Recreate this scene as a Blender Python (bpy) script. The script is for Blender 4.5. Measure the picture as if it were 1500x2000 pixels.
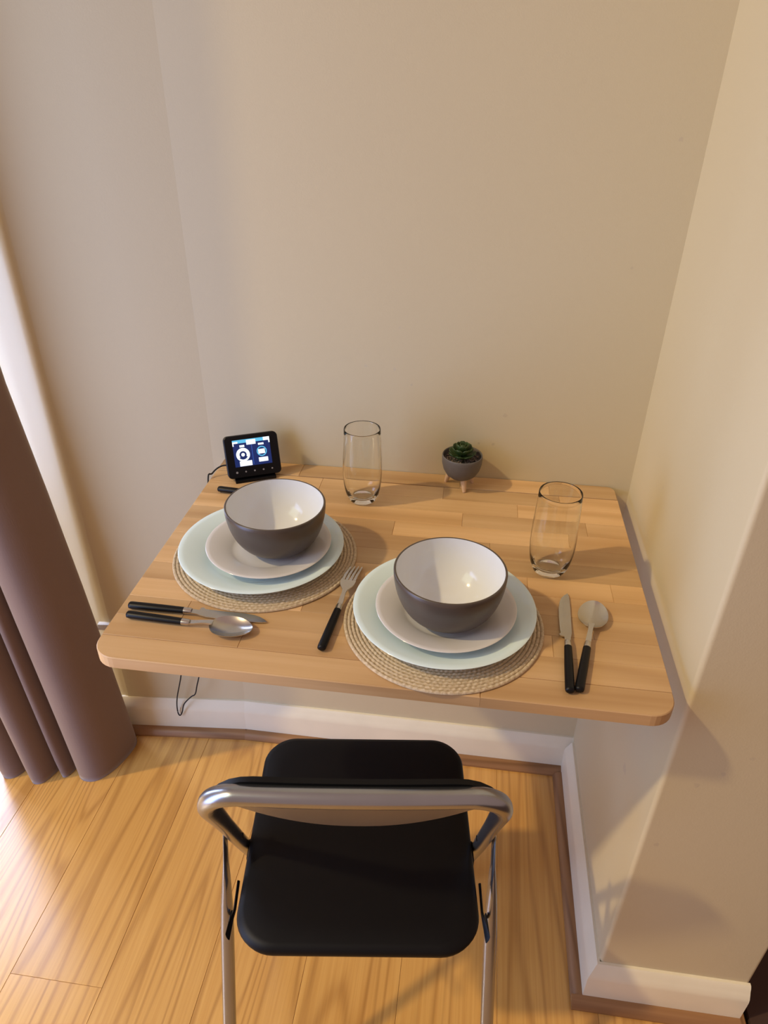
import bpy, bmesh, math, random
from mathutils import Vector, Matrix
S = bpy.context.scene
C = S.collection
for o in list(bpy.data.objects): bpy.data.objects.remove(o)
PI = math.pi
# ------------------------------------------------------------------ camera
cam_d = bpy.data.cameras.new('camera'); cam = bpy.data.objects.new('camera', cam_d); C.objects.link(cam)
RGT, UPV, FWD = Vector((.99107, .13288, .01074)), Vector((-.07957, .52492, .84743)), Vector((-.10697, .84072, -.5308))
cam.matrix_world = Matrix(((RGT.x, UPV.x, -FWD.x, .4948), (RGT.y, UPV.y, -FWD.y, -1.2501), (RGT.z, UPV.z, -FWD.z, 1.5138), (0, 0, 0, 1)))
cam_d.sensor_fit = 'VERTICAL'; cam_d.sensor_height = 36; cam_d.lens = 1378.14 / 2000 * 36; cam_d.clip_start = .02
S.camera = cam
# ------------------------------------------------------------------ light
W = bpy.data.worlds.new('world'); S.world = W; W.use_nodes = True
bg = W.node_tree.nodes['Background']; bg.inputs[0].default_value = (1, .66, .56, 1); bg.inputs[1].default_value = .40
def lamp(name, kind, loc, direction, energy, col, **kw):
    d = bpy.data.lights.new(name, kind); d.energy = energy; d.color = col
    for k, v in kw.items(): setattr(d, k, v)
    o = bpy.data.objects.new(name, d); C.objects.link(o); o.location = loc
    o.rotation_euler = Vector(direction).to_track_quat('-Z', 'Y').to_euler()
    return o
# warm key from the upper left, two added soft fills, daylight outside the window
lamp('warm_key', 'SUN', (-3, -2, 4), (.9, .37, -1), 1.5, (1, .75, .40), angle=math.radians(2.2))
lamp('fill_side', 'AREA', (-1.25, -1.35, .96), (.75, .65, 0), 33, (.40, .55, 1), shape='RECTANGLE', size=.9, size_y=1.8)  # unseen bluish fill added at the left, no window modelled behind it
lamp('fill_high', 'AREA', (-1.5, -2.0, 2.7), (.45, .45, -.75), 13, (.84, 1, .80), shape='RECTANGLE', size=1.2, size_y=1.2)  # unseen overhead fill added to brighten the upward faces
lamp('daylight_window', 'AREA', (-1.35, .42, 1.4), (0, -1, 0), 195, (.52, .66, 1), shape='RECTANGLE', size=1.6, size_y=2.4)
S.view_settings.view_transform = 'Standard'; S.view_settings.look = 'None'
S.view_settings.gamma = 1; S.view_settings.use_curve_mapping = False; S.view_settings.exposure = 0
# ------------------------------------------------------------------ node helpers
class NT:
    def __init__(s, name):
        s.m = bpy.data.materials.new(name); s.m.use_nodes = True; s.t = s.m.node_tree; s.n = s.t.nodes
        s.b = s.n['Principled BSDF']
    def node(s, k, **kw):
        n = s.n.new(k)
        for a, v in kw.items():
            if a.startswith('_'): setattr(n, a[1:], v)
            else: n.inputs[a.replace('__', ' ')].default_value = v
        return n
    def link(s, a, b): s.t.links.new(a, b)
    def math(s, op, a, b=None):
        n = s.n.new('ShaderNodeMath'); n.operation = op
        for i, v in enumerate((a, b)):
            if v is None: continue
            if isinstance(v, (int, float)): n.inputs[i].default_value = v
            else: s.link(v, n.inputs[i])
        return n.outputs[0]
    def coords(s, scale=(1, 1, 1), rnd=False, kind='Object'):
        tc = s.n.new('ShaderNodeTexCoord'); mp = s.n.new('ShaderNodeMapping'); mp.inputs['Scale'].default_value = scale
        src = tc.outputs[kind]
        if rnd:
            oi = s.n.new('ShaderNodeObjectInfo'); cm = s.n.new('ShaderNodeCombineXYZ')
            r = s.math('MULTIPLY', oi.outputs['Random'], 37.0)
            for i in range(3): s.link(r, cm.inputs[i])
            va = s.n.new('ShaderNodeVectorMath'); va.operation = 'ADD'
            s.link(src, va.inputs[0]); s.link(cm.outputs[0], va.inputs[1]); src = va.outputs[0]
        s.link(src, mp.inputs[0]); return mp.outputs[0]
    def noise(s, vec, scale, detail=3, rough=.5):
        n = s.node('ShaderNodeTexNoise', Scale=scale, Detail=detail, Roughness=rough); s.link(vec, n.inputs['Vector']); return n.outputs['Fac']
    def ramp(s, fac, stops):
        n = s.n.new('ShaderNodeValToRGB'); e = n.color_ramp.elements
        while len(e) < len(stops): e.new(.5)
        for i, (p, c) in enumerate(stops):
            e[i].position = p; e[i].color = (*c, 1) if len(c) == 3 else c
        s.link(fac, n.inputs[0]); return n.outputs[0]
    def mix(s, fac, a, b, mode='MIX'):
        n = s.n.new('ShaderNodeMix'); n.data_type = 'RGBA'; n.blend_type = mode
        for sock, v in ((n.inputs[0], fac), (n.inputs[6], a), (n.inputs[7], b)):
            if isinstance(v, (int, float)): sock.default_value = v
            elif isinstance(v, tuple): sock.default_value = (*v, 1)
            else: s.link(v, sock)
        return n.outputs[2]
    def bump(s, h, strength=.2, dist=.001):
        n = s.node('ShaderNodeBump', Strength=strength, Distance=dist); s.link(h, n.inputs['Height']); s.link(n.outputs[0], s.b.inputs['Normal'])
    def set(s, **kw):
        for k, v in kw.items():
            k = k.replace('__', ' ')
            if hasattr(v, 'is_output'): s.link(v, s.b.inputs[k])
            else: s.b.inputs[k].default_value = (*v, 1) if isinstance(v, tuple) and len(v) == 3 else v
        return s
def plain(name, col, rough=.5, metal=0, noise=0, **kw):
    t = NT(name); t.set(Base__Color=col, Roughness=rough, Metallic=metal)
    if noise:
        v = t.coords(); f = t.noise(v, noise, 4)
        t.set(Base__Color=t.mix(f, tuple(c * .88 for c in col), tuple(min(1, c * 1.1) for c in col)))
    t.set(**kw); return t.m
def wall_mat(name, col, marks=()):
    t = NT(name); v = t.coords(); base = t.mix(t.noise(v, 2.2, 4), tuple(c * .965 for c in col), tuple(c * 1.03 for c in col))
    tc = t.n.new('ShaderNodeTexCoord')
    wob = t.noise(v, 160, 3)
    for (p, r, mc) in marks:          # scuffs and chips in the paint
        d = t.n.new('ShaderNodeVectorMath'); d.operation = 'DISTANCE'
        t.link(tc.outputs['Object'], d.inputs[0]); d.inputs[1].default_value = p
        dd = t.math('ADD', d.outputs['Value'], t.math('MULTIPLY', wob, r * 1.6))
        f = t.math('LESS_THAN', dd, r * 1.55)
        base = t.mix(t.math('MULTIPLY', f, .26), base, mc)
    t.set(Base__Color=base, Roughness=.62)
    t.bump(t.math('ADD', t.noise(v, 420, 2), t.math('MULTIPLY', t.noise(v, 60, 3), 1.2)), .12, .0012)
    return t.m
def wood_mat(name, dark, mid, light, axis, contour, fine, rough, tone=.3, coat=0.0, rings=26, sharp=3.0, amount=.55, stretch=.13):
    # axis: 0 grain along X, 1 grain along Y
    t = NT(name)
    sl = (stretch, 1, 1) if axis == 0 else (1, stretch, 1)
    v = t.coords(sl, rnd=True)
    n1 = t.noise(v, contour, 1.5, .35)
    lines = t.math('SINE', t.math('MULTIPLY', n1, rings * 2 * PI / 2.2))
    lines = t.math('POWER', t.math('ADD', t.math('MULTIPLY', lines, .5), .5), sharp)
    fs = (.02, 1, 1) if axis == 0 else (1, .02, 1)
    vf = t.coords(fs, rnd=True)
    streak = t.noise(vf, fine, 4, .6)
    base = t.ramp(streak, [(.3, mid), (.7, light)])
    base = t.mix(t.math('MULTIPLY', lines, t.math('MULTIPLY', t.noise(vf, fine * .6, 3, .7), amount * 1.8)), base, dark)
    oi = t.n.new('ShaderNodeObjectInfo')
    tn = t.ramp(oi.outputs['Random'], [(0, (1 - tone,) * 3), (1, (1 + tone * .0,) * 3)])
    base = t.mix(1.0, base, tn, 'MULTIPLY')
    t.set(Base__Color=base, Roughness=rough)
    if coat: t.set(Coat__Weight=coat, Coat__Roughness=.2)
    t.bump(streak, .08, .0006)
    return t.m
M = {}
WALLC = (.605, .525, .342)
M['wall'] = wall_mat('wall_paint', WALLC, [((.298, 0, 1.044), .0035, (.5, .46, .4)), ((.352, 0, 1.041), .004, (.5, .46, .4)), ((.385, 0, 1.012), .003, (.4, .36, .32)), ((.565, 0, .962), .0055, (.42, .33, .24)), ((.52, 0, .9), .003, (.25, .2, .16)), ((.548, 0, .9), .0035, (.3, .25, .2)), ((.36, 0, 1.12), .003, (.5, .45, .4)), ((.78, 0, 1.43), .004, (.45, .36, .28)), ((.745, 0, 1.24), .003, (.45, .36, .28))])
M['wall_r'] = wall_mat('wall_paint_side', WALLC, [((.87, -.53, .63), .006, (.4, .34, .27)), ((.90, -.53, .66), .005, (.42, .36, .3)), ((.845, -.53, .48), .006, (.38, .3, .24)), ((.93, -.53, .7), .005, (.45, .38, .3)), ((.8195, -.38, .47), .012, (.4, .33, .27)), ((.8195, -.2, .94), .005, (.5, .44, .36))])
M['skirt'] = plain('skirting_gloss', (.82, .765, .60), .3, noise=9)
M['white'] = plain('white_frame', (.8, .8, .78), .4, noise=12)
M['oak_trim'] = wood_mat('oak_beading', (.16, .07, .025), (.30, .15, .06), (.36, .19, .08), 0, 5, 120, .38, .15)
M['oak_trim_y'] = wood_mat('oak_beading_side', (.16, .07, .025), (.30, .15, .06), (.36, .19, .08), 1, 5, 120, .38, .15)
M['floor'] = wood_mat('laminate_oak', (.36, .155, .034), (.66, .345, .086), (.77, .44, .124), 1, 8.0, 170, .28, .12, coat=.55, rings=44, sharp=4.0, amount=.5, stretch=.055)
M['under'] = plain('floor_underlay', (.05, .03, .015), .9, noise=20)
M['birch'] = wood_mat('birch_stave', (.50, .285, .115), (.69, .435, .205), (.79, .53, .275), 0, 4.5, 60, .42, .32, rings=14)
M['birch_in'] = plain('birch_core', (.3, .17, .07), .7, noise=30)
M['carpet'] = plain('brown_carpet', (.055, .028, .02), .95, noise=220)
M['steel'] = plain('brushed_steel', (.62, .60, .57), .24, 1, noise=40)
M['tube'] = plain('silver_tube', (.40, .42, .45), .27, .95, noise=14)
M['vinyl'] = plain('black_vinyl', (.0035, .0035, .004), .5, noise=90, Specular__IOR__Level=.22)
M['plate_back'] = plain('back_plate_grey', (.36, .35, .34), .34, .85, noise=14)
M['black'] = plain('black_plastic', (.004, .004, .005), .4, noise=60, Specular__IOR__Level=.25)
M['rubber'] = plain('black_rubber', (.012, .012, .012), .8, noise=60)
M['dinner'] = plain('pale_porcelain', (.70, .85, .87), .12, noise=5)
M['side'] = plain('white_porcelain', (.66, .65, .63), .12, noise=5)
M['bowl_in'] = plain('bowl_white_glaze', (.76, .79, .82), .1, noise=5)
M['bowl_out'] = plain('bowl_taupe_glaze', (.082, .064, .050), .33, noise=12)
M['pot'] = plain('grey_pot', (.115, .105, .10), .6, noise=60)
M['peg'] = plain('pale_wood_peg', (.62, .43, .28), .6, noise=40)
M['stone'] = plain('gravel', (.20, .15, .12), .8, noise=180)
M['leaf'] = plain('succulent_leaf', (.030, .060, .014), .45, noise=90)
t = NT('curtain_fabric'); v = t.coords()
cf = t.noise(v, 5, 4); wv = t.noise(t.coords((1, 1, .12)), 500, 2)
t.set(Base__Color=t.mix(cf, (.185, .115, .084), (.225, .145, .108)), Roughness=.85, Sheen__Weight=.35, Sheen__Roughness=.5)
t.bump(wv, .25, .0008); M['curtain'] = t.m
t = NT('woven_straw'); v = t.coords()
t.set(Base__Color=t.ramp(t.noise(v, 260, 3), [(.3, (.44, .34, .21)), (.7, (.68, .56, .39))]), Roughness=.8); t.bump(t.noise(v, 500, 2), .4, .0008); M['straw'] = t.m
t = NT('clear_glass'); t.set(Base__Color=(.985, .99, .98), Roughness=.0, IOR=1.38, Transmission__Weight=1.0); M['glass'] = t.m
t = NT('window_glass'); tr = t.n.new('ShaderNodeBsdfTransparent'); gl = t.n.new('ShaderNodeBsdfGlossy'); gl.inputs['Roughness'].default_value = .02
mxs = t.n.new('ShaderNodeMixShader'); mxs.inputs[0].default_value = .05; t.link(tr.outputs[0], mxs.inputs[1]); t.link(gl.outputs[0], mxs.inputs[2])
t.link(mxs.outputs[0], t.n['Material Output'].inputs['Surface']); M['pane'] = t.m
def emit(name, col, st):
    t = NT(name); t.set(Base__Color=(0, 0, 0), Emission__Color=col, Emission__Strength=st, Roughness=.3); return t.m
M['scr_bg'] = emit('screen_navy', (.012, .03, .16), .8); M['scr_cyan'] = emit('screen_cyan', (.13, .55, .85), 1.0)
M['scr_white'] = emit('screen_white', (.9, .97, 1), 1.4); M['scr_line'] = emit('screen_blue', (.04, .12, .5), 1.0)
M['btn'] = plain('button_print', (.3, .29, .28), .5, noise=50)
# ------------------------------------------------------------------ object helpers
def obj(name, me, mat, parent=None, smooth=False):
    if isinstance(me, bmesh.types.BMesh):
        b = me; me = bpy.data.meshes.new(name); bmesh.ops.recalc_face_normals(b, faces=b.faces); b.to_mesh(me); b.free()
    mats = mat if isinstance(mat, (list, tuple)) else [mat]
    if not me.materials:
        for m in mats: me.materials.append(m)
    if smooth:
        for p in me.polygons: p.use_smooth = True
    o = bpy.data.objects.new(name, me); C.objects.link(o)
    if parent: o.parent = parent
    return o
def py(name, verts, faces, mat, parent=None, smooth=False, mi=None):
    me = bpy.data.meshes.new(name); me.from_pydata([tuple(v) for v in verts], [], faces); me.update()
    if mi:
        for p, i in zip(me.polygons, mi): p.material_index = i
    b = bmesh.new(); b.from_mesh(me); bmesh.ops.recalc_face_normals(b, faces=b.faces); b.to_mesh(me); b.free()
    return obj(name, me, mat, parent, smooth)
def tag(o, label, cat, group=None):
    o['label'] = label; o['category'] = cat
    if group: o['group'] = group
    return o
def thing(name, label, cat, loc=(0, 0, 0), rz=0, group=None):
    o = bpy.data.objects.new(name, None); C.objects.link(o); o.empty_display_size = .03
    o.location = loc; o.rotation_euler = (0, 0, rz); return tag(o, label, cat, group)
def struct(o): o['kind'] = 'structure'; return o
def autosmooth(o, deg=35):
    me = o.data; b = bmesh.new(); b.from_mesh(me)
    for e in b.edges: e.smooth = (len(e.link_faces) == 2 and e.calc_face_angle(0) < math.radians(deg))
    for f in b.faces: f.smooth = True
    b.to_mesh(me); b.free(); return o
def box(b, x0, x1, y0, y1, z0, z1, bev=0):
    r = bmesh.ops.create_cube(b, size=1); vs = r['verts']
    for v in vs: v.co = Vector(((x0 + x1) / 2 + v.co.x * (x1 - x0), (y0 + y1) / 2 + v.co.y * (y1 - y0), (z0 + z1) / 2 + v.co.z * (z1 - z0)))
    if bev: bmesh.ops.bevel(b, geom=list({e for v in vs for e in v.link_edges}), offset=bev, segments=2, affect='EDGES', profile=.6)
def bxo(name, mat, dims, parent=None, bev=0):
    b = bmesh.new(); box(b, *dims, bev=bev); return obj(name, b, mat, parent)
def prism(name, poly, z0, z1, mat, parent=None, bev=0):
    # polygon in XY extruded; top and bottom edges softened
    n = len(poly); vs = []; fs = []
    cx = sum(p[0] for p in poly) / n; cy = sum(p[1] for p in poly) / n
    def ring(z, k):
        out = []
        for i in range(n):
            p0, p1, p2 = Vector(poly[i - 1]), Vector(poly[i]), Vector(poly[(i + 1) % n])
            d1 = (p1 - p0).normalized(); d2 = (p2 - p1).normalized()
            nn = Vector((-(d1.y + d2.y), d1.x + d2.x))
            if nn.length < 1e-6: nn = Vector((-d1.y, d1.x))
            nn.normalize(); c = max(.3, nn.dot(Vector((-d1.y, d1.x))))
            q = p1 + nn * (k / c); out.append((q.x, q.y, z))
        return out
    rings = [ring(z0, bev), ring(z0 + bev, 0), ring(z1 - bev, 0), ring(z1, bev)] if bev else [ring(z0, 0), ring(z1, 0)]
    for r in rings: vs += r
    for k in range(len(rings) - 1):
        for i in range(n): j = (i + 1) % n; fs.append((k * n + i, k * n + j, (k + 1) * n + j, (k + 1) * n + i))
    fs.append(tuple(range(n - 1, -1, -1))); m = (len(rings) - 1) * n; fs.append(tuple(range(m, m + n)))
    return py(name, vs, fs, mat, parent)
def lathe(name, prof, seg, mat, parent=None, mi=None, mod=None, loc=None):
    # prof: list of (r, z) ; closed at the axis when r == 0
    vs = []; idx = []
    for (r, z) in prof:
        if r < 1e-7: idx.append([len(vs)] * seg); vs.append((0, 0, z))
        else:
            row = []
            for i in range(seg):
                a = 2 * PI * i / seg; rr = r * (mod(a, z) if mod else 1); row.append(len(vs)); vs.append((rr * math.cos(a), rr * math.sin(a), z))
            idx.append(row)
    fs = []; ms = []
    for k in range(len(prof) - 1):
        for i in range(seg):
            j = (i + 1) % seg; f = [idx[k][i], idx[k][j], idx[k + 1][j], idx[k + 1][i]]
            g = []
            for q in f:
                if q not in g: g.append(q)
            if len(g) > 2: fs.append(tuple(g)); ms.append(mi[k] if mi else 0)
    o = py(name, vs, fs, mat, parent, True, ms if mi else None)
    if loc: o.location = loc
    return o
def tube(name, pts, rad, mat, parent=None, seg=12, up=(0, 0, 1), cyc=False):
    # rad: number, list, or list of (a, b); a is across "side", b across "up"
    P = [Vector(p) for p in pts]; n = len(P); vs = []; fs = []; up = Vector(up)
    for i, p in enumerate(P):
        tg = (P[min(i + 1, n - 1)] - P[max(i - 1, 0)]).normalized()
        s = tg.cross(up)
        if s.length < 1e-4: s = tg.cross(Vector((0, 1, 0)))
        s.normalize(); u = s.cross(tg).normalized()
        r = rad[i] if isinstance(rad, list) else rad
        a, bb = r if isinstance(r, tuple) else (r, r)
        for k in range(seg): an = 2 * PI * k / seg; vs.append(p + s * a * math.cos(an) + u * bb * math.sin(an))
    for i in range(n - 1):
        for k in range(seg): j = (k + 1) % seg; fs.append((i * seg + k, i * seg + j, (i + 1) * seg + j, (i + 1) * seg + k))
    fs.append(tuple(range(seg))[::-1]); fs.append(tuple(range((n - 1) * seg, n * seg)))
    return autosmooth(py(name, vs, fs, mat, parent, True), 50)
def smooth_path(pts, n=10):
    P = [Vector(p) for p in pts]; out = []
    for i in range(len(P) - 1):
        p0, p1, p2, p3 = P[max(i - 1, 0)], P[i], P[i + 1], P[min(i + 2, len(P) - 1)]
        for k in range(n):
            t = k / n; out.append(.5 * ((2 * p1) + (p2 - p0) * t + (2 * p0 - 5 * p1 + 4 * p2 - p3) * t * t + (3 * p1 - p0 - 3 * p2 + p3) * t ** 3))
    out.append(P[-1]); return out
def rrect(x0, x1, y0, y1, rs, n=8):
    # counter-clockwise rounded rectangle, rs = radii (BL, BR, TR, TL)
    out = []
    for (cx, cy, r, a0) in ((x0 + rs[0], y0 + rs[0], rs[0], PI), (x1 - rs[1], y0 + rs[1], rs[1], 1.5 * PI), (x1 - rs[2], y1 - rs[2], rs[2], 0), (x0 + rs[3], y1 - rs[3], rs[3], .5 * PI)):
        if r < 1e-6: out.append((cx, cy)); continue
        for k in range(n + 1): a = a0 + .5 * PI * k / n; out.append((cx + r * math.cos(a), cy + r * math.sin(a)))
    return out
def duplicate(o, loc, rz):
    r = o.copy(); C.objects.link(r); r.location = loc; r.rotation_euler = (0, 0, rz)
    for ch in list(o.children):
        c = ch.copy(); C.objects.link(c); c.parent = r
        for g in list(ch.children): d = g.copy(); C.objects.link(d); d.parent = c
    return r
random.seed(4)
H = .8252                       # top of the table
XR = .82                        # right wall
YP = -.53                       # front face of the pier
# ------------------------------------------------------------------ setting
floor = struct(bxo('floor', M['under'], (-2.6, 1.11, -3.4, .02, -.05, -.009)))
PWd, PL = .19, 1.25
me_cache = None
for c in range(-12, 7):
    x0 = -.31 + c * PWd + .19; off = [0, .47, .83, .98, .66][c % 5]
    if c == -1: off = .657
    y = .0 - off
    ys = []
    yy = off
    top = -(off % PL)
    edges = [0.0]; q = top
    while q > -3.3:
        if q < -.02: edges.append(q)
        q -= PL
    edges.append(-3.4)
    for a, bq in zip(edges[:-1], edges[1:]):
        x1 = min(x0 + PWd, 1.105)
        if x1 - x0 < .02: continue
        b = bmesh.new(); L = (a - bq) / 2; wd = (x1 - x0) / 2; g = .00025
        box(b, -wd + g, wd - g, -L + g, L - g, -.008, 0)
        bmesh.ops.bevel(b, geom=[e for e in b.edges if all(v.co.z > -.001 for v in e.verts)], offset=.0005, segments=1, affect='EDGES')
        o = obj('floor_plank', b, M['floor'], floor); o.location = ((x0 + x1) / 2, (a + bq) / 2, 0)
carpet = struct(bxo('floor_carpet', M['carpet'], (1.112, 2.6, -3.4, .9, -.05, .004)))
# back wall, its shallow bend to the left, and the rounded splay towards the window
def wall_sheet(name, path, z0, z1, th, mat, smooth=False):
    # path: XY polyline of the room side, thickness goes to the left of its direction
    n = len(path); P = [Vector(p) for p in path]; back = []
    for i in range(n):
        d = (P[min(i + 1, n - 1)] - P[max(i - 1, 0)]).normalized(); back.append(P[i] + Vector((-d.y, d.x)) * th)
    vs = []
    for z in (z0, z1):
        vs += [(p.x, p.y, z) for p in P] + [(p.x, p.y, z) for p in back]
    fs = []; m = 2 * n
    for i in range(n - 1):
        fs += [(i, i + 1, m + i + 1, m + i), (n + i + 1, n + i, m + n + i, m + n + i + 1), (i, n + i, n + i + 1, i + 1), (m + i, m + i + 1, m + n + i + 1, m + n + i)]
    fs += [(0, m, m + n, n), (n - 1, 2 * n - 1, m + 2 * n - 1, m + n - 1)]
    o = py(name, vs, fs, mat)
    return struct(autosmooth(o, 30) if smooth else o)
HT = 2.6
wall_sheet('wall_back', [(-.026, 0), (XR, 0)], 0, HT, .12, M['wall'])
splay = [(-.60, .17), (-.50, .085), (-.43, .03), (-.385, -.005), (-.36, -.022), (-.335, -.030), (-.30, -.0285), (-.026, 0)]
wl = [(p.x, p.y) for p in smooth_path([(a, b, 0) for a, b in splay], 5)]
wall_sheet('wall_left', wl, 0, HT, .10, M['wall'], True)
wall_sheet('wall_window', [(-2.6, .17), (-2.0, .17)], 0, HT, .1, M['wall'])
lint = struct(bxo('wall_lintel', M['wall'], (-2.0, -.60, .17, .27, 2.1, HT)))
wr = wall_sheet('wall_right', [(XR, 0.0), (XR, YP + .0075)] + [(XR + .007 - .007 * math.cos(k * PI / 16), YP + .007 - .007 * math.sin(k * PI / 16)) for k in range(9)] + [(XR + .0075, YP)] + [(1.0805, YP)] + [(1.081 + .007 * math.sin(k * PI / 16), YP + .007 - .007 * math.cos(k * PI / 16)) for k in range(9)] + [(1.088, YP + .0075), (1.088, .3)], 0, HT, .10, M['wall_r'], True)
wall_sheet('wall_hall', [(1.19, .9), (2.6, .9)], 0, HT, .1, M['wall'])
# window beyond the curtain
win = struct(bpy.data.objects.new('window_1', None)); C.objects.link(win)
b = bmesh.new()
for d in ((-2.0, -.60, .17, .24, .02, .09), (-2.0, -.60, .17, .24, 2.03, 2.1), (-2.0, -1.93, .17, .24, .09, 2.03), (-.67, -.60, .17, .24, .09, 2.03), (-1.34, -1.26, .17, .24, .09, 2.03)): box(b, *d, bev=.004)
obj('window_frame', b, M['white'], win)
for d in ((-1.93, -1.34), (-1.26, -.67)): bxo('window_pane', M['pane'], (d[0], d[1], .2, .206, .09, 2.03), win)
# skirting boards and oak beading
def moulding(name, path, prof, mat):
    # prof: closed (offset into the room, z); path XY polyline, room to the right of its direction
    P = [Vector(p) for p in path]; n = len(P); vs = []; fs = []; k = len(prof)
    for i in range(n):
        d1 = (P[i] - P[i - 1]).normalized() if i else (P[1] - P[0]).normalized()
        d2 = (P[i + 1] - P[i]).normalized() if i < n - 1 else d1
        n1, n2 = Vector((d1.y, -d1.x)), Vector((d2.y, -d2.x)); mm = (n1 + n2).normalized(); mm /= mm.dot(n1)
        vs += [(P[i].x + mm.x * q[0], P[i].y + mm.y * q[0], q[1]) for q in prof]
    for i in range(n - 1):
        for j in range(k): jj = (j + 1) % k; fs.append((i * k + j, i * k + jj, (i + 1) * k + jj, (i + 1) * k + j))
    fs.append(tuple(range(k))); fs.append(tuple(range((n - 1) * k, n * k))[::-1])
    return struct(autosmooth(py(name, vs, fs, mat), 28))
SK = [(0, 0), (.02, 0), (.02, .078), (.0185, .086), (.014, .094), (.011, .099), (.0085, .105), (.005, .109), (0, .109)]
TR = [(.02, 0), (.040, 0), (.0405, .005), (.037, .012), (.031, .017), (.024, .0195), (.02, .0195)]
A0, A1, A2, A3 = (-.026, 0), (XR, 0), (XR, YP), (1.088, YP)
moulding('baseboard_left', [(-.37, -.0315), A0], SK, M['skirt'])
moulding('baseboard_back', [A0, (XR, 0)], SK, M['skirt'])
moulding('baseboard_right', [(XR, -.0201), A2, A3], SK, M['skirt'])
moulding('trim_1', [(-.37, -.0315), A0], TR, M['oak_trim'])
moulding('trim_2', [A0, A1], TR, M['oak_trim'])
moulding('trim_3', [(XR, -.0401), (XR, YP - .0205)], TR, M['oak_trim_y'])
moulding('trim_4', [(XR - .04, YP), A3], [(q[0], q[1] * .99) for q in TR], M['oak_trim'])
moulding('trim_5', [(-.36, -.0315), (-.05, -.0022)], [(0, .345), (.011, .345), (.012, .347), (.012, .360), (.011, .362), (0, .362)], M['white'])
# ------------------------------------------------------------------ folding table
TW, TD, TT = .79, .59, .02
tab = thing('wall_table', 'wall-mounted drop-leaf table of blond wooden staves with rounded front corners', 'table', (0, 0, H))
SEAM = -.052
def stave(x0, x1, y0, y1, radii=(0, 0, 0, 0)):
    cx, cy = (x0 + x1) / 2, (y0 + y1) / 2; g = .00012
    poly = rrect(x0 - cx + g, x1 - cx - g, y0 - cy + g, y1 - cy - g, radii, 8)
    o = prism('stave', poly, -TT, 0, M['birch'], tab, .0006 if not any(radii) else .0012); o.location = (cx, cy, 0)
    return o
def row(y0, y1, cuts, rl=(0, 0), rr=(0, 0)):
    xs = [0] + cuts + [TW]
    for i, (a, c) in enumerate(zip(xs[:-1], xs[1:])):
        L, Rr = i == 0, i == len(xs) - 2
        stave(a, c, y0, y1, (rl[0] if L else 0, rr[0] if Rr else 0, rr[1] if Rr else 0, rl[1] if L else 0))
row(SEAM + .0032, -.001, [.17, .49, .66], (0, .003), (0, .016))
rows = 12; yw = (TD + SEAM) / rows
ybot = -TD
cutlist = [[.54], [.20, .58], [.10, .36, .64], [.27, .70], [.16, .47], [.33, .61, .74], [.08, .42], [.24, .55], [.38, .69], [.13, .50, .72], [.30, .60], [.22, .46, .68]]
for r in range(rows):
    y0 = ybot + r * yw; y1 = y0 + yw
    if r == 0: row(y0, y1, cutlist[r], (.036, 0), (.034, 0))
    else: row(y0, y1, cutlist[r])
for x in (.12, .40, .68):
    b = bmesh.new(); box(b, x - .03, x + .03, SEAM - .025, SEAM + .025, -TT - .0025, -TT - .0003); obj('hinge', b, M['steel'], tab)
bxo('wall_batten', M['birch_in'], (.03, .76, -.03, -.0005, -TT - .055, -TT - .0028), tab, .002)
for x in (.14, .65):            # folding support arms under the leaf
    b = bmesh.new(); bmesh.ops.create_cube(b, size=1); bmesh.ops.scale(b, vec=(.018, .40, .018), verts=b.verts)
    bmesh.ops.rotate(b, cent=(0, 0, 0), matrix=Matrix.Rotation(.30, 3, 'X'), verts=b.verts); bmesh.ops.translate(b, vec=(x, -.225, -.094), verts=b.verts)
    obj('support_arm', b, M['birch_in'], tab)
# ------------------------------------------------------------------ folding chair
TH = math.radians(7.3); E1 = Vector((math.cos(TH), math.sin(TH), 0)); E2 = Vector((-math.sin(TH), math.cos(TH), 0))
org = E1 * .301 + E2 * -.6
ch = thing('folding_chair', 'black padded folding chair with silver tube frame facing the table', 'chair', (org.x, org.y, 0), TH)
def cz(z): return -.170 + .475 * (.775 - z)          # the front frame leans back (local y)
def sidex(z): return .1855 + .010 * min(1, (.77 - z) / .33)
R0 = .052; path = []
for s in (-1, 1):
    leg = [(s * (sidex(z) + 0), cz(z), z) for z in (.012, .12, .24, .36, .46, .56, .66, .715)]
    bend = []
    for k in range(1, 9):
        a = .5 * PI * k / 8; x = s * (sidex(.77) - R0 * .9 + R0 * .9 * math.cos(a)); z = .722 + R0 * math.sin(a)
        bend.append((x, cz(z) + .004 * math.sin(a), z))
    mid = [(s * x, cz(.774) + .004 - .005 * (1 - (x / .135) ** 2), .774 + .003 * (1 - (x / .135) ** 2)) for x in (.11, .08, .05, .02)]
    part = leg + bend + mid
    path = part if s == -1 else path + part[::-1]
path = smooth_path(path, 3)
rad = []
for p in path:
    k = min(1, max(0, (p.z - .60) / .13)); rad.append((.0115 + .0015 * k, .0115 + .0035 * k))
tube('front_frame', path, rad, M['tube'], ch, 16, up=(0, -.9, .44))
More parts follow.
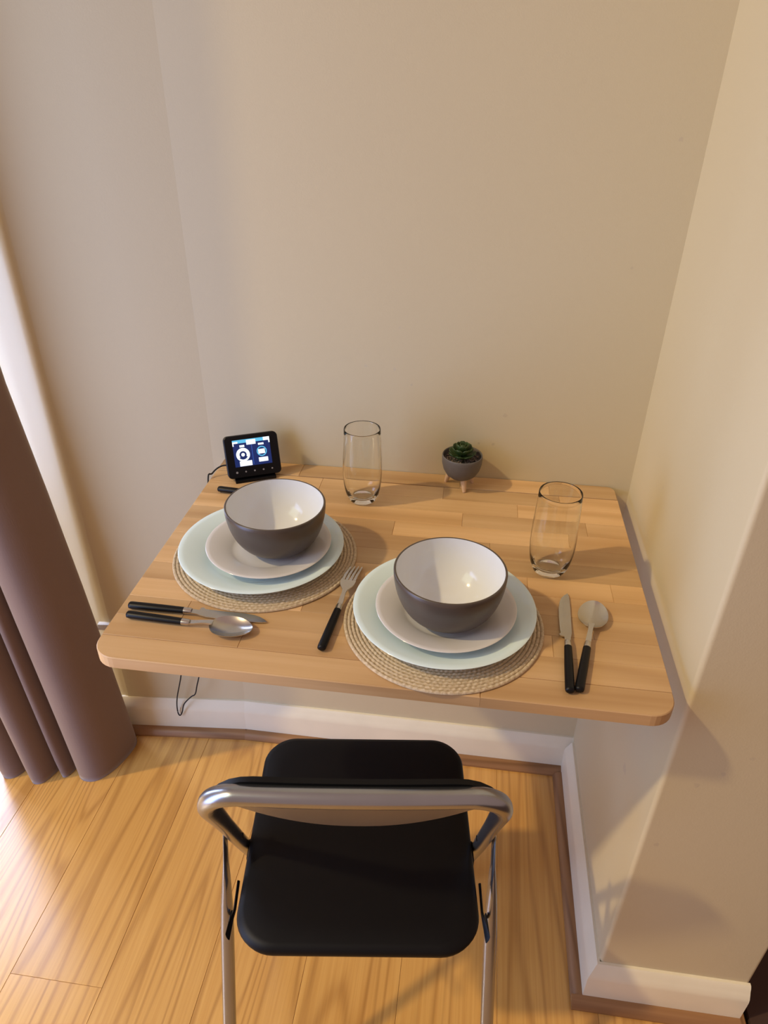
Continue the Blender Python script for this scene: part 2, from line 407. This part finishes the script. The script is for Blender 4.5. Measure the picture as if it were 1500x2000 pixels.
# backrest: black pad in front, grey sheet behind
def back_panel(name, off, th, mat, top, xw, low):
    nx, nz = 24, 6; vs = []; fs = []
    for f in (0, 1):
        for i in range(nx + 1):
            u = -1 + 2 * i / nx; x = u * xw
            zt = top - .050 * max(0, (abs(u) - .62) / .38) ** 2.6; zb = low + (.735 - low) * abs(u) ** 2.2; zb = min(zb, zt - .004)
            for j in range(nz + 1):
                v = j / nz; z = zb + (zt - zb) * v
                dome = th * (.55 + .45 * (1 - abs(2 * v - 1) ** 3) * (1 - abs(u) ** 6)) * f
                y = cz(.774) + .26 * (.774 - z) + .004 - .005 * (1 - u * u) + off + dome
                vs.append((x, y, z))
    m = (nx + 1) * (nz + 1); q = lambda i, j, f: f * m + i * (nz + 1) + j
    for i in range(nx):
        for j in range(nz):
            fs += [(q(i, j, 0), q(i + 1, j, 0), q(i + 1, j + 1, 0), q(i, j + 1, 0)), (q(i, j, 1), q(i, j + 1, 1), q(i + 1, j + 1, 1), q(i + 1, j, 1))]
        for j in (0, nz): fs.append((q(i, j, 0), q(i, j, 1), q(i + 1, j, 1), q(i + 1, j, 0)))
    for i in (0, nx):
        for j in range(nz): fs.append((q(i, j, 0), q(i, j + 1, 0), q(i, j + 1, 1), q(i, j, 1)))
    return autosmooth(py(name, vs, fs, mat, ch), 45)
back_panel('backrest_plate', .0105, .002, M['plate_back'], .775, .172, .664)
back_panel('backrest_pad', .0130, .014, M['vinyl'], .791, .184, .668)
# seat
def cushion(name, poly, z0, zt, dome, mat, parent):
    n = len(poly); vs = []; fs = []
    cx = sum(p[0] for p in poly) / n; cy = sum(p[1] for p in poly) / n
    prof = [(.80, z0), (.965, z0), (.99, z0 + .005), (1, z0 + .013), (.994, zt - .007), (.98, zt - .002), (.94, zt + dome * .25), (.8, zt + dome * .6), (.55, zt + dome * .88), (.25, zt + dome)]
    for (k, z) in prof: vs += [(cx + (p[0] - cx) * k, cy + (p[1] - cy) * k, z) for p in poly]
    for r in range(len(prof) - 1):
        for i in range(n): j = (i + 1) % n; fs.append((r * n + i, r * n + j, (r + 1) * n + j, (r + 1) * n + i))
    fs.append(tuple(range(n))[::-1]); fs.append(tuple(range((len(prof) - 1) * n, len(prof) * n)))
    return autosmooth(py(name, vs, fs, mat, parent), 60)
seat_poly = rrect(-.180, .180, -.183, .200, (.058, .058, .052, .052), 10)
seat_poly = [(x * (1 + .018 * (1 - (y / .19) ** 2)), y) for x, y in seat_poly]
cushion('seat', seat_poly, .424, .447, .004, M['vinyl'], ch)
bxo('seat_pan', M['tube'], (-.14, .14, -.135, .155, .414, .4235), ch, .003)
for s in (-1, 1):
    leg = [(s * .2085, -.045 + .43 * (z - .5), z) for z in (.522, .505, .485, .465, .44, .40, .36, .3, .2, .1, .012)]
    rr = [(.0025, .011), (.0028, .0125), (.003, .013), (.0036, .0135), (.0062, .013), (.0092, .0118), (.0106, .0106), (.0106, .0106), (.0106, .0106), (.0106, .0106), (.0106, .0106)]
    tube('rear_leg', leg, rr, M['tube'], ch, 16, up=(0, 1, .43))
    tube('pivot_bolt', [(s * .182, cz(.5), .5), (s * .2125, cz(.5), .5)], .0045, M['black'], ch, 10, up=(0, 1, 0))
    bxo('seat_bracket', M['black'], (min(s * .1405, s * .186), max(s * .1405, s * .186), -.03, .006, .405, .4235), ch, .002)
    # slotted link between seat and rear leg
    y0, y1 = -.075, -.150
    tube('folding_link', [(s * .1885, y0, .436), (s * .189, (y0 + y1) / 2, .424), (s * .1955, y1 + .006, .408), (s * .199, y1 + .05, .39)], [(.0022, .006)] * 4, M['black'], ch, 8, up=(0, 0, 1))
    tube('rear_foot', [(s * .2085, -.045 - .43 * .488, .0005), (s * .2085, -.045 - .43 * .47, .03)], .0135, M['rubber'], ch, 12, up=(0, 1, .4))
    tube('front_foot', [(s * sidex(0), cz(0), .0005), (s * sidex(.03), cz(.03), .03)], .0145, M['rubber'], ch, 12, up=(0, 1, .4))
tube('rear_crossbar', [(-.2085, -.045 - .43 * .40, .10), (.2085, -.045 - .43 * .40, .10)], .0075, M['tube'], ch, 12)
tube('front_crossbar', [(-.194, cz(.14), .14), (.194, cz(.14), .14)], .0075, M['tube'], ch, 12)
# ------------------------------------------------------------------ place settings
def placemat(loc, R, label):
    rings = 27; w = R / rings; seg = 400; vs = []; fs = []; K = 7
    for k in range(rings):
        rc = R - (k + .5) * w
        if rc < .03: continue
        base = len(vs)
        for i in range(seg):
            a = 2 * PI * i / seg; ph = (i % 4) / 4 * 2 * PI + (k % 2) * PI
            hh = .0031 + .0007 * math.sin(ph)
            for j in range(K):
                b_ = PI * j / (K - 1); r = rc - math.cos(b_) * w * .52; vs.append((r * math.cos(a), r * math.sin(a), .0014 + hh * math.sin(b_)))
        for i in range(seg):
            i2 = (i + 1) % seg
            for j in range(K - 1): fs.append((base + i * K + j, base + i2 * K + j, base + i2 * K + j + 1, base + i * K + j + 1))
    me = bpy.data.meshes.new('placemat'); me.from_pydata(vs, [], fs); me.update()
    t_ = thing('placemat', label, 'placemat', loc, 0, 'woven placemats')
    obj('woven_coil', me, M['straw'], t_, True)
    lathe('backing', [(0, .0), (R * .995, .0), (R * .998, .0016), (0, .0016)], 96, M['straw'], t_)
    return t_
m1 = placemat((.179, -.3214, H + .0003), .1515, 'round woven straw placemat nearer the curtain, under the farther place setting')
m2 = placemat((.4825, -.4475, H + .0003), .1465, 'round woven straw placemat at the table front edge, under the nearer place setting')
MZ = H + .0058
def plate(name, R, zr, well, mat, loc, label, group):
    prof = [(0, .0022), (well * .86, .0022), (well * .88, 0), (well * .95, 0), (well * .99, .0035), (well * 1.1, zr * .50), (R * .93, zr * .86), (R - .0012, zr - .0025), (R, zr - .001), (R - .0012, zr), (R * .93, zr - .0012 + .0), (well * 1.14, zr * .60 + .001), (well * 1.02, zr * .36 + .001), (well * .95, .0062), (well * .8, .0055), (0, .0055)]
    o = lathe(name, prof, 96, mat, None, loc=loc); return tag(autosmooth(o, 60), label, 'plate', group)
plate('dinner_plate', .1345, .022, .088, M['dinner'], (.1755, -.3265, MZ), 'large pale blue-green dinner plate on the placemat nearer the curtain', 'dinner plates')
plate('dinner_plate', .1335, .022, .088, M['dinner'], (.4825, -.4405, MZ), 'large pale blue-green dinner plate on the placemat at the table front', 'dinner plates')
PZ = MZ + .0135
plate('side_plate', .1012, .0185, .060, M['side'], (.1898, -.333, PZ), 'small white plate between bowl and dinner plate of the farther setting', 'small plates')
plate('side_plate', .1015, .0185, .060, M['side'], (.4849, -.4515, PZ), 'small white plate between bowl and dinner plate of the nearer setting', 'small plates')
BZ = PZ + .0068
def bowl(R, hgt, loc, label):
    t_ = thing('cereal_bowl', label, 'bowl', loc, 0, 'two-tone bowls')
    n = 16; f0 = .039; out = [(0, .003), (f0 - .007, .003), (f0 - .0055, 0), (f0 - .001, 0), (f0, .003), (f0 + .0008, .0045)]
    for k in range(1, n + 1):
        a = k / n; out.append((f0 + .0008 + (R - f0 - .0008) * math.sin(a * PI / 2) ** .95, .0045 + (hgt - .0045) * (1 - math.cos(a * PI / 2)) ** .90))
    lathe('outer_shell', out + [(R - .0006, hgt + .0009), (R - .0018, hgt + .0013), (R - .0032, hgt + .0008)], 96, M['bowl_out'], t_)
    inn = [(0, .0085), (f0 - .014, .0088)]
    for k in range(1, n + 1):
        a = k / n; inn.append((f0 - .014 + (R - .0032 - f0 + .014) * math.sin(a * PI / 2) ** .90, .0088 + (hgt + .0008 - .0088) * (1 - math.cos(a * PI / 2)) ** .86))
    lathe('inner_glaze', inn, 96, M['bowl_in'], t_)
    return t_
bowl(.0797, .0795, (.2035, -.3275, BZ), 'taupe bowl with white inside on the farther place setting')
bowl(.0786, .0795, (.4879, -.4605, BZ), 'taupe bowl with white inside on the nearer place setting')
# ------------------------------------------------------------------ tumblers
def tumbler(loc, label):
    hgt = .147
    def mo(a, z):
        k = max(0, min(1, (z - .012) / .02)) * max(0, min(1, (.125 - z) / .02)); return 1 - .012 * k * (abs(math.cos(a * 4)) ** 6)
    prof = [(0, .0018), (.018, .0018), (.021, 0), (.0235, .0008), (.0265, .004), (.0300, .012), (.0332, .024), (.0352, .038), (.0362, .054), (.0364, .07), (.0359, .088), (.0350, .106), (.0341, .124), (.0334, .137), (.0330, .1455), (.0325, hgt), (.0318, .1465), (.0316, .1455), (.0320, .137), (.0327, .124), (.0336, .106), (.0344, .088), (.0348, .07), (.0345, .054), (.0332, .038), (.0306, .024), (.0268, .0155), (.021, .0118), (.012, .0108), (0, .0106)]
    def mo2(a, z): return mo(a, z)
    o = lathe('glass_tumbler', prof, 96, M['glass'], None, mod=mo2, loc=loc); return tag(o, label, 'glass', 'clear tumblers')
tumbler((.3099, -.120, H + .0003), 'clear fluted glass tumbler at the back, between the monitor and the succulent')
tumbler((.6448, -.2955, H + .0003), 'clear fluted glass tumbler on the right, behind the knife and spoon')
# ------------------------------------------------------------------ cutlery (local +X from handle end to tip, lying at z = 0)
def handle(t_, L=.094):
    pts = [(0, 0, .0062), (.0015, 0, .0062), (.005, 0, .0062), (.05, 0, .0062), (L - .008, 0, .0062)]
    o = tube('handle', pts, [(.0035, .003), (.0058, .0048), (.0064, .0054), (.0062, .0052), (.0055, .0047)], M['black'], t_, 14)
    tube('collar', [(L - .008, 0, .0062), (L + .001, 0, .0062), (L + .004, 0, .0062)], [(.0054, .0046), (.0052, .0045), (.0046, .0038)], M['steel'], t_, 14)
def flat_part(name, t_, outline, zf, th):
    # outline: (x, half width low, half width high); strip with thickness th along zf(x)
    vs = []; fs = []
    for (x, a, b_) in outline:
        z = zf(x); vs += [(x, a, z - th / 2), (x, b_, z - th / 2), (x, b_, z + th / 2), (x, a, z + th / 2)]
    for i in range(len(outline) - 1):
        for k in range(4): j = (k + 1) % 4; fs.append((i * 4 + k, i * 4 + j, i * 4 + 4 + j, i * 4 + 4 + k))
    fs += [(3, 2, 1, 0), tuple(4 * (len(outline) - 1) + k for k in range(4))]
    return autosmooth(py(name, vs, fs, M['steel'], t_), 30)
def knife(label):
    t_ = thing('table_knife', label, 'knife', group='table knives'); handle(t_)
    zf = lambda x: .0062 - .0046 * min(1, max(0, (x - .1) / .03))
    flat_part('blade', t_, [(.095, -.0042, .0042), (.108, -.0045, .0045), (.1085, -.0050, .0098), (.112, -.0055, .0118), (.116, -.0062, .0092), (.122, -.0066, .0098), (.15, -.0066, .0108), (.175, -.0064, .0108), (.19, -.0060, .0092), (.20, -.0056, .0062), (.207, -.0048, .0022), (.211, -.0036, -.0016), (.213, -.003, -.0026)], zf, .0018)
    return t_
def spoon(label):
    t_ = thing('table_spoon', label, 'spoon', group='table spoons'); handle(t_)
    flat_part('neck', t_, [(.095, -.0042, .0042), (.105, -.0038, .0038), (.118, -.0032, .0032), (.126, -.0034, .0034), (.134, -.0046, .0046)], lambda x: .0062 + .006 * math.sin(max(0, min(1, (x - .1) / .05)) * PI) * .5 + .0035 * max(0, min(1, (x - .1) / .035)), .0022)
    na, nr = 36, 8; vs = []; fs = []
    cx, Lh, Wd, dp = .1610, .0318, .0218, .0072
    for lay in (0, 1):
        for r in range(nr + 1):
            k = r / nr
            for i in range(na):
                a = 2 * PI * i / na; x = Lh * k * math.cos(a); y = Wd * k * math.sin(a) * (1 - .12 * math.cos(a))
                z = .0095 - dp * (1 - k ** 2.2) - (.0012 if lay else 0); vs.append((cx + x, y, z))
    m = (nr + 1) * na
    for lay in (0, 1):
        for r in range(nr):
            for i in range(na): j = (i + 1) % na; fs.append((lay * m + r * na + i, lay * m + r * na + j, lay * m + (r + 1) * na + j, lay * m + (r + 1) * na + i))
    for i in range(na): j = (i + 1) % na; fs.append((nr * na + i, nr * na + j, m + nr * na + j, m + nr * na + i))
    o = py('spoon_bowl', vs, fs, M['steel'], t_); b = bmesh.new(); b.from_mesh(o.data); bmesh.ops.remove_doubles(b, verts=b.verts, dist=1e-6); bmesh.ops.recalc_face_normals(b, faces=b.faces); b.to_mesh(o.data); b.free(); autosmooth(o, 60)
    return t_
def fork(label):
    t_ = thing('table_fork', label, 'fork', group='table forks'); handle(t_)
    zf = lambda x: .0062 + .0095 * math.sin(max(0, min(1, (x - .098) / .10)) * PI) ** .8 * .7 - .004 * max(0, min(1, (x - .15) / .05))
    flat_part('neck', t_, [(.095, -.0042, .0042), (.108, -.0036, .0036), (.122, -.003, .003), (.128, -.004, .004), (.135, -.0085, .0085), (.141, -.0112, .0112), (.147, -.0118, .0118), (.151, -.0118, .0118)], zf, .002)
    for i in range(4):
        y = -.0118 + .0029 + i * .00593 - .0
        flat_part('tine', t_, [(.1505, y - .0022, y + .0022), (.170, y - .0019, y + .0019), (.192, y - .0016, y + .0016), (.2, y - .0010, y + .0010), (.203, y - .0004, y + .0004)], zf, .002)
    return t_
def lay(o, a, b_, flip=False):
    o.location = (a[0], a[1], H + .0006); o.rotation_euler = (0, 0, math.atan2(b_[1] - a[1], b_[0] - a[0])); return o
lay(knife('black-handled knife lying sideways by the curtain side, above the spoon'), (.0148, -.4864), (.228, -.4870))
lay(spoon('black-handled spoon lying sideways near the front left table corner'), (.021, -.5068), (.208, -.5155))
lay(fork('black-handled fork with tines between the two placemats'), (.3185, -.5385), (.3345, -.345))
lay(knife('black-handled knife pointing at the wall, beside the right placemat'), (.6547, -.570), (.6660, -.3718))
lay(spoon('black-handled spoon on the far right, crossing close to the knife end'), (.6668, -.5665), (.7105, -.3726))
lay(fork('black-handled fork mostly hidden behind the farther bowl'), (.0323, -.1342), (.225, -.150))
# ------------------------------------------------------------------ succulent in a footed pot
pl = thing('potted_succulent', 'small green succulent in a dark grey pot on pale pegs against the wall', 'plant', (.4906, -.0445, H))
prof = [(0, .0205), (.010, .0207), (.020, .0235), (.0290, .031), (.0350, .042), (.0380, .054), (.0386, .064), (.0384, .0695), (.0375, .0712), (.0362, .0700), (.0358, .064), (.0352, .058), (0, .056)]
lathe('pot', prof, 64, M['pot'], pl)
for (ax, ay) in ((.0085, -.0215), (-.0290, .0165), (.0235, .0185)):
    d = Vector((ax, ay)).normalized() * .0085
    tube('peg', [(ax, ay, .0003), (ax - d.x * .3, ay - d.y * .3, .008), (ax - d.x, ay - d.y, .0262)], [.0032, .0044, .0066], M['peg'], pl, 12, up=(1, 0, 0))
b = bmesh.new(); rnd = random.Random(7)
for k in range(130):
    a = rnd.random() * 2 * PI; r = .0335 * math.sqrt(rnd.random()); s = .0016 + .0018 * rnd.random()
    mt = Matrix.Translation((r * math.cos(a), r * math.sin(a), .0595 + .0015 * rnd.random())) @ Matrix.Rotation(rnd.random() * 3, 4, 'X') @ Matrix.Rotation(rnd.random() * 3, 4, 'Y') @ Matrix.Diagonal((s, s * .75, s * .6, 1))
    bmesh.ops.create_icosphere(b, subdivisions=1, radius=1, matrix=mt)
g = obj('gravel', b, M['stone'], pl); g['kind'] = 'stuff'
def leaf_mesh():
    nu, nv = 9, 10; vs = []; fs = []
    for i in range(nu + 1):
        u = i / nu; w = .0026 + .0062 * math.sin(min(1, u * 1.12) * PI * .5) ** 1.3; x = .0235 * u; lift = .0055 * u * u
        if u > .72: w *= math.sqrt(max(.01, 1 - ((u - .72) / .30) ** 2))
        for j in range(nv):
            a = 2 * PI * j / nv; vs.append((x, w * math.cos(a), lift + (.0030 * (1 - .55 * u)) * math.sin(a) + .0022 * abs(math.cos(a)) * u))
    for i in range(nu):
        for j in range(nv): k = (j + 1) % nv; fs.append((i * nv + j, i * nv + k, (i + 1) * nv + k, (i + 1) * nv + j))
    fs.append(tuple(range(nv))[::-1]); fs.append(tuple(nu * nv + j for j in range(nv)))
    return vs, fs
vs, fs = leaf_mesh(); first = None
for lay_, (n, tilt, sc, z) in enumerate(((7, .15, 1.12, .0650), (7, .48, 1.02, .0695), (6, .82, .90, .0735), (4, 1.1, .68, .0765), (3, 1.32, .45, .0785))):
    for k in range(n):
        a = 2 * PI * (k + .5 * (lay_ % 2)) / n + lay_ * .3
        if first is None: first = py('leaf', vs, fs, M['leaf'], pl, True); o = first
        else: o = first.copy(); C.objects.link(o)
        o.location = (.0015 * math.cos(a) - .001, .0015 * math.sin(a), z); o.rotation_euler = (0, -tilt, a); o.scale = (sc,) * 3
tube('stem', [(-.002, 0, .057), (-.002, 0, .076)], [.006, .003], M['leaf'], pl, 10, up=(1, 0, 0))
# ------------------------------------------------------------------ energy monitor
bl, br = Vector((.0439, -.1034)), Vector((.1381, -.0575)); dv = (br - bl); ang = math.atan2(dv.y, dv.x); Wm, Hm = .1045, .083
mid = (bl + br) / 2
mo_ = thing('energy_monitor', 'black tilted energy monitor with a lit blue screen in the back corner', 'monitor', (mid.x, mid.y, H), ang)
lean = math.radians(21)
fr = Matrix.Translation((0, 0, .0095)) @ Matrix.Rotation(PI / 2 - lean, 4, 'X')      # local x width, y up the face, z towards viewer
def face_obj(name, b, mat, parent):
    bmesh.ops.transform(b, matrix=fr, verts=b.verts); return obj(name, b, mat, parent)
poly = rrect(-Wm / 2, Wm / 2, 0, Hm, (.009,) * 4, 6)
o = prism('case', poly, -.016, 0, M['black'], mo_, .0016); o.data.transform(fr); autosmooth(o, 35); case = o
sx0, sx1, sy0, sy1 = -Wm / 2 + .155 * Wm, Wm / 2 - .155 * Wm, .265 * Hm, .895 * Hm
vs = []; fs = []; mi = []
def sp(s, t_): return (sx0 + (sx1 - sx0) * s, sy1 - (sy1 - sy0) * t_)
def quad(s0, s1, t0, t1, m, lv):
    k = len(vs)
    for (s, t_) in ((s0, t1), (s1, t1), (s1, t0), (s0, t0)): x, y = sp(s, t_); vs.append(fr @ Vector((x, y, .0002 + .0001 * lv)))
    fs.append((k, k + 1, k + 2, k + 3)); mi.append(m)
def ring(s, t_, r0, r1, m, lv, a0=0, a1=2 * PI):
    cx, cy = sp(s, t_); n = 36
    for i in range(n):
        k = len(vs)
        for (r, a) in ((r0, a0 + (a1 - a0) * i / n), (r1, a0 + (a1 - a0) * i / n), (r1, a0 + (a1 - a0) * (i + 1) / n), (r0, a0 + (a1 - a0) * (i + 1) / n)):
            vs.append(fr @ Vector((cx + r * math.cos(a), cy + r * math.sin(a), .0002 + .0001 * lv)))
        fs.append((k, k + 1, k + 2, k + 3)); mi.append(m)
quad(0, 1, 0, 1, 0, 0)
quad(0, 1, 0, .125, 1, 1); quad(.83, 1, .0, .125, 2, 2); quad(0, .14, .06, .125, 2, 2); quad(0, .03, .12, .22, 2, 1); quad(.965, 1, .12, .22, 2, 1)
quad(.37, .62, .03, .21, 2, 3); quad(.495, .508, .22, .95, 3, 1)
quad(.18, .31, .20, .28, 2, 1); ring(.245, .56, .0070, .0132, 2, 1, -.15 * PI, 1.12 * PI + .25); ring(.245, .56, .0, .0034, 2, 2); ring(.245, .56, .0095, .0132, 2, 1, 1.2 * PI, 1.86 * PI)
quad(.13, .46, .80, .985, 2, 3)
quad(.68, .83, .20, .27, 2, 1); ring(.755, .51, .0078, .0098, 1, 1); quad(.66, .84, .43, .60, 2, 2); quad(.65, .90, .74, .90, 2, 2)
me = bpy.data.meshes.new('screen'); me.from_pydata([tuple(v) for v in vs], [], fs)
for p, i in zip(me.polygons, mi): p.material_index = i
obj('screen', me, [M['scr_bg'], M['scr_cyan'], M['scr_white'], M['scr_line']], mo_)
for i in range(5):
    b = bmesh.new(); bmesh.ops.create_circle(b, cap_ends=True, segments=12, radius=.0017 if i else .0022, matrix=Matrix.Translation((-.0345 + i * .0172, .0115, .0003)))
    face_obj('touch_button', b, M['btn'], mo_)
b = bmesh.new(); box(b, -.040, .040, -.004, .030, 0, .006, bev=.0015); box(b, -.038, .038, .012, .026, .004, .034, bev=.002); obj('stand', b, M['black'], mo_)
# its lead, over the side of the table and hanging in a loop by the skirting
pts = [(.052, -.062, H + .020), (.020, -.068, H + .020), (.002, -.080, H + .008), (-.006, -.088, H - .012), (-.022, -.07, .62), (-.085, -.055, .42), (-.150, -.050, .27), (-.172, -.045, .20), (-.192, -.042, .13), (-.197, -.042, .085), (-.193, -.042, .070), (-.185, -.042, .083), (-.175, -.042, .115), (-.152, -.042, .145), (-.139, -.042, .158), (-.127, -.042, .20), (-.10, -.04, .28), (-.05, -.03, .36), (.0, -.012, .40)]
cord = tube('power_cord', smooth_path(pts, 8), .0016, M['rubber'], None, 8)
tag(cord, 'thin black power cord looping down the wall under the table', 'cord')
# ------------------------------------------------------------------ curtain
hem = [(-.345, -.062), (-.318, -.072), (-.302, -.105), (-.318, -.168), (-.345, -.206), (-.375, -.216), (-.400, -.206), (-.411, -.172), (-.420, -.166), (-.425, -.196), (-.434, -.212), (-.446, -.208), (-.453, -.172), (-.461, -.166), (-.466, -.205), (-.482, -.240), (-.505, -.243), (-.524, -.215), (-.531, -.172), (-.540, -.168), (-.547, -.215), (-.565, -.240), (-.590, -.236), (-.605, -.195), (-.615, -.168), (-.622, -.18)]
prf = smooth_path([(a, b_, 0) for a, b_ in hem], 5); nP = len(prf); zs = [.001, .02, .06, .15, .3, .5, .75, 1.0, 1.3, 1.6, 1.9, 2.2]
vs = []; fs = []
for zi, z in enumerate(zs):
    for i, p in enumerate(prf):
        k = 1 - .20 * z / 2.2
        cx, cy = -.46, -.165
        wob = .006 * math.sin(z * 3.1 + i * .11) * min(1, z)
        x = cx + (p.x - cx) * (1 - .04 * min(z, 1.1)) - .062 * min(z, 1.1) + wob; y = cy + (p.y - cy) * k + .004 * math.sin(z * 2.3 + i * .2)
        if z < .05: x += (.05 - z) * .05 * (1 if i > 40 else -.3)
        vs.append((x, y, z))
for a in range(len(zs) - 1):
    for i in range(nP - 1): fs.append((a * nP + i, a * nP + i + 1, (a + 1) * nP + i + 1, (a + 1) * nP + i))
cu = py('curtain', vs, fs, M['curtain'], None, True)
sm = cu.modifiers.new('thick', 'SOLIDIFY'); sm.thickness = .003; sm.offset = 0
tag(cu, 'floor-length mauve brown curtain gathered in soft vertical folds beside the window', 'curtain')
pole = thing('curtain_rail', 'white curtain rail above the gathered curtain at the window', 'rail', (0, 0, 0))
tube('rail_bar', [(-2.1, -.165, 2.215), (-.40, -.165, 2.215)], .012, M['white'], pole, 12)
bxo('rail_bracket', M['white'], (-.62, -.595, -.17, .170, 2.205, 2.225), pole, .002)
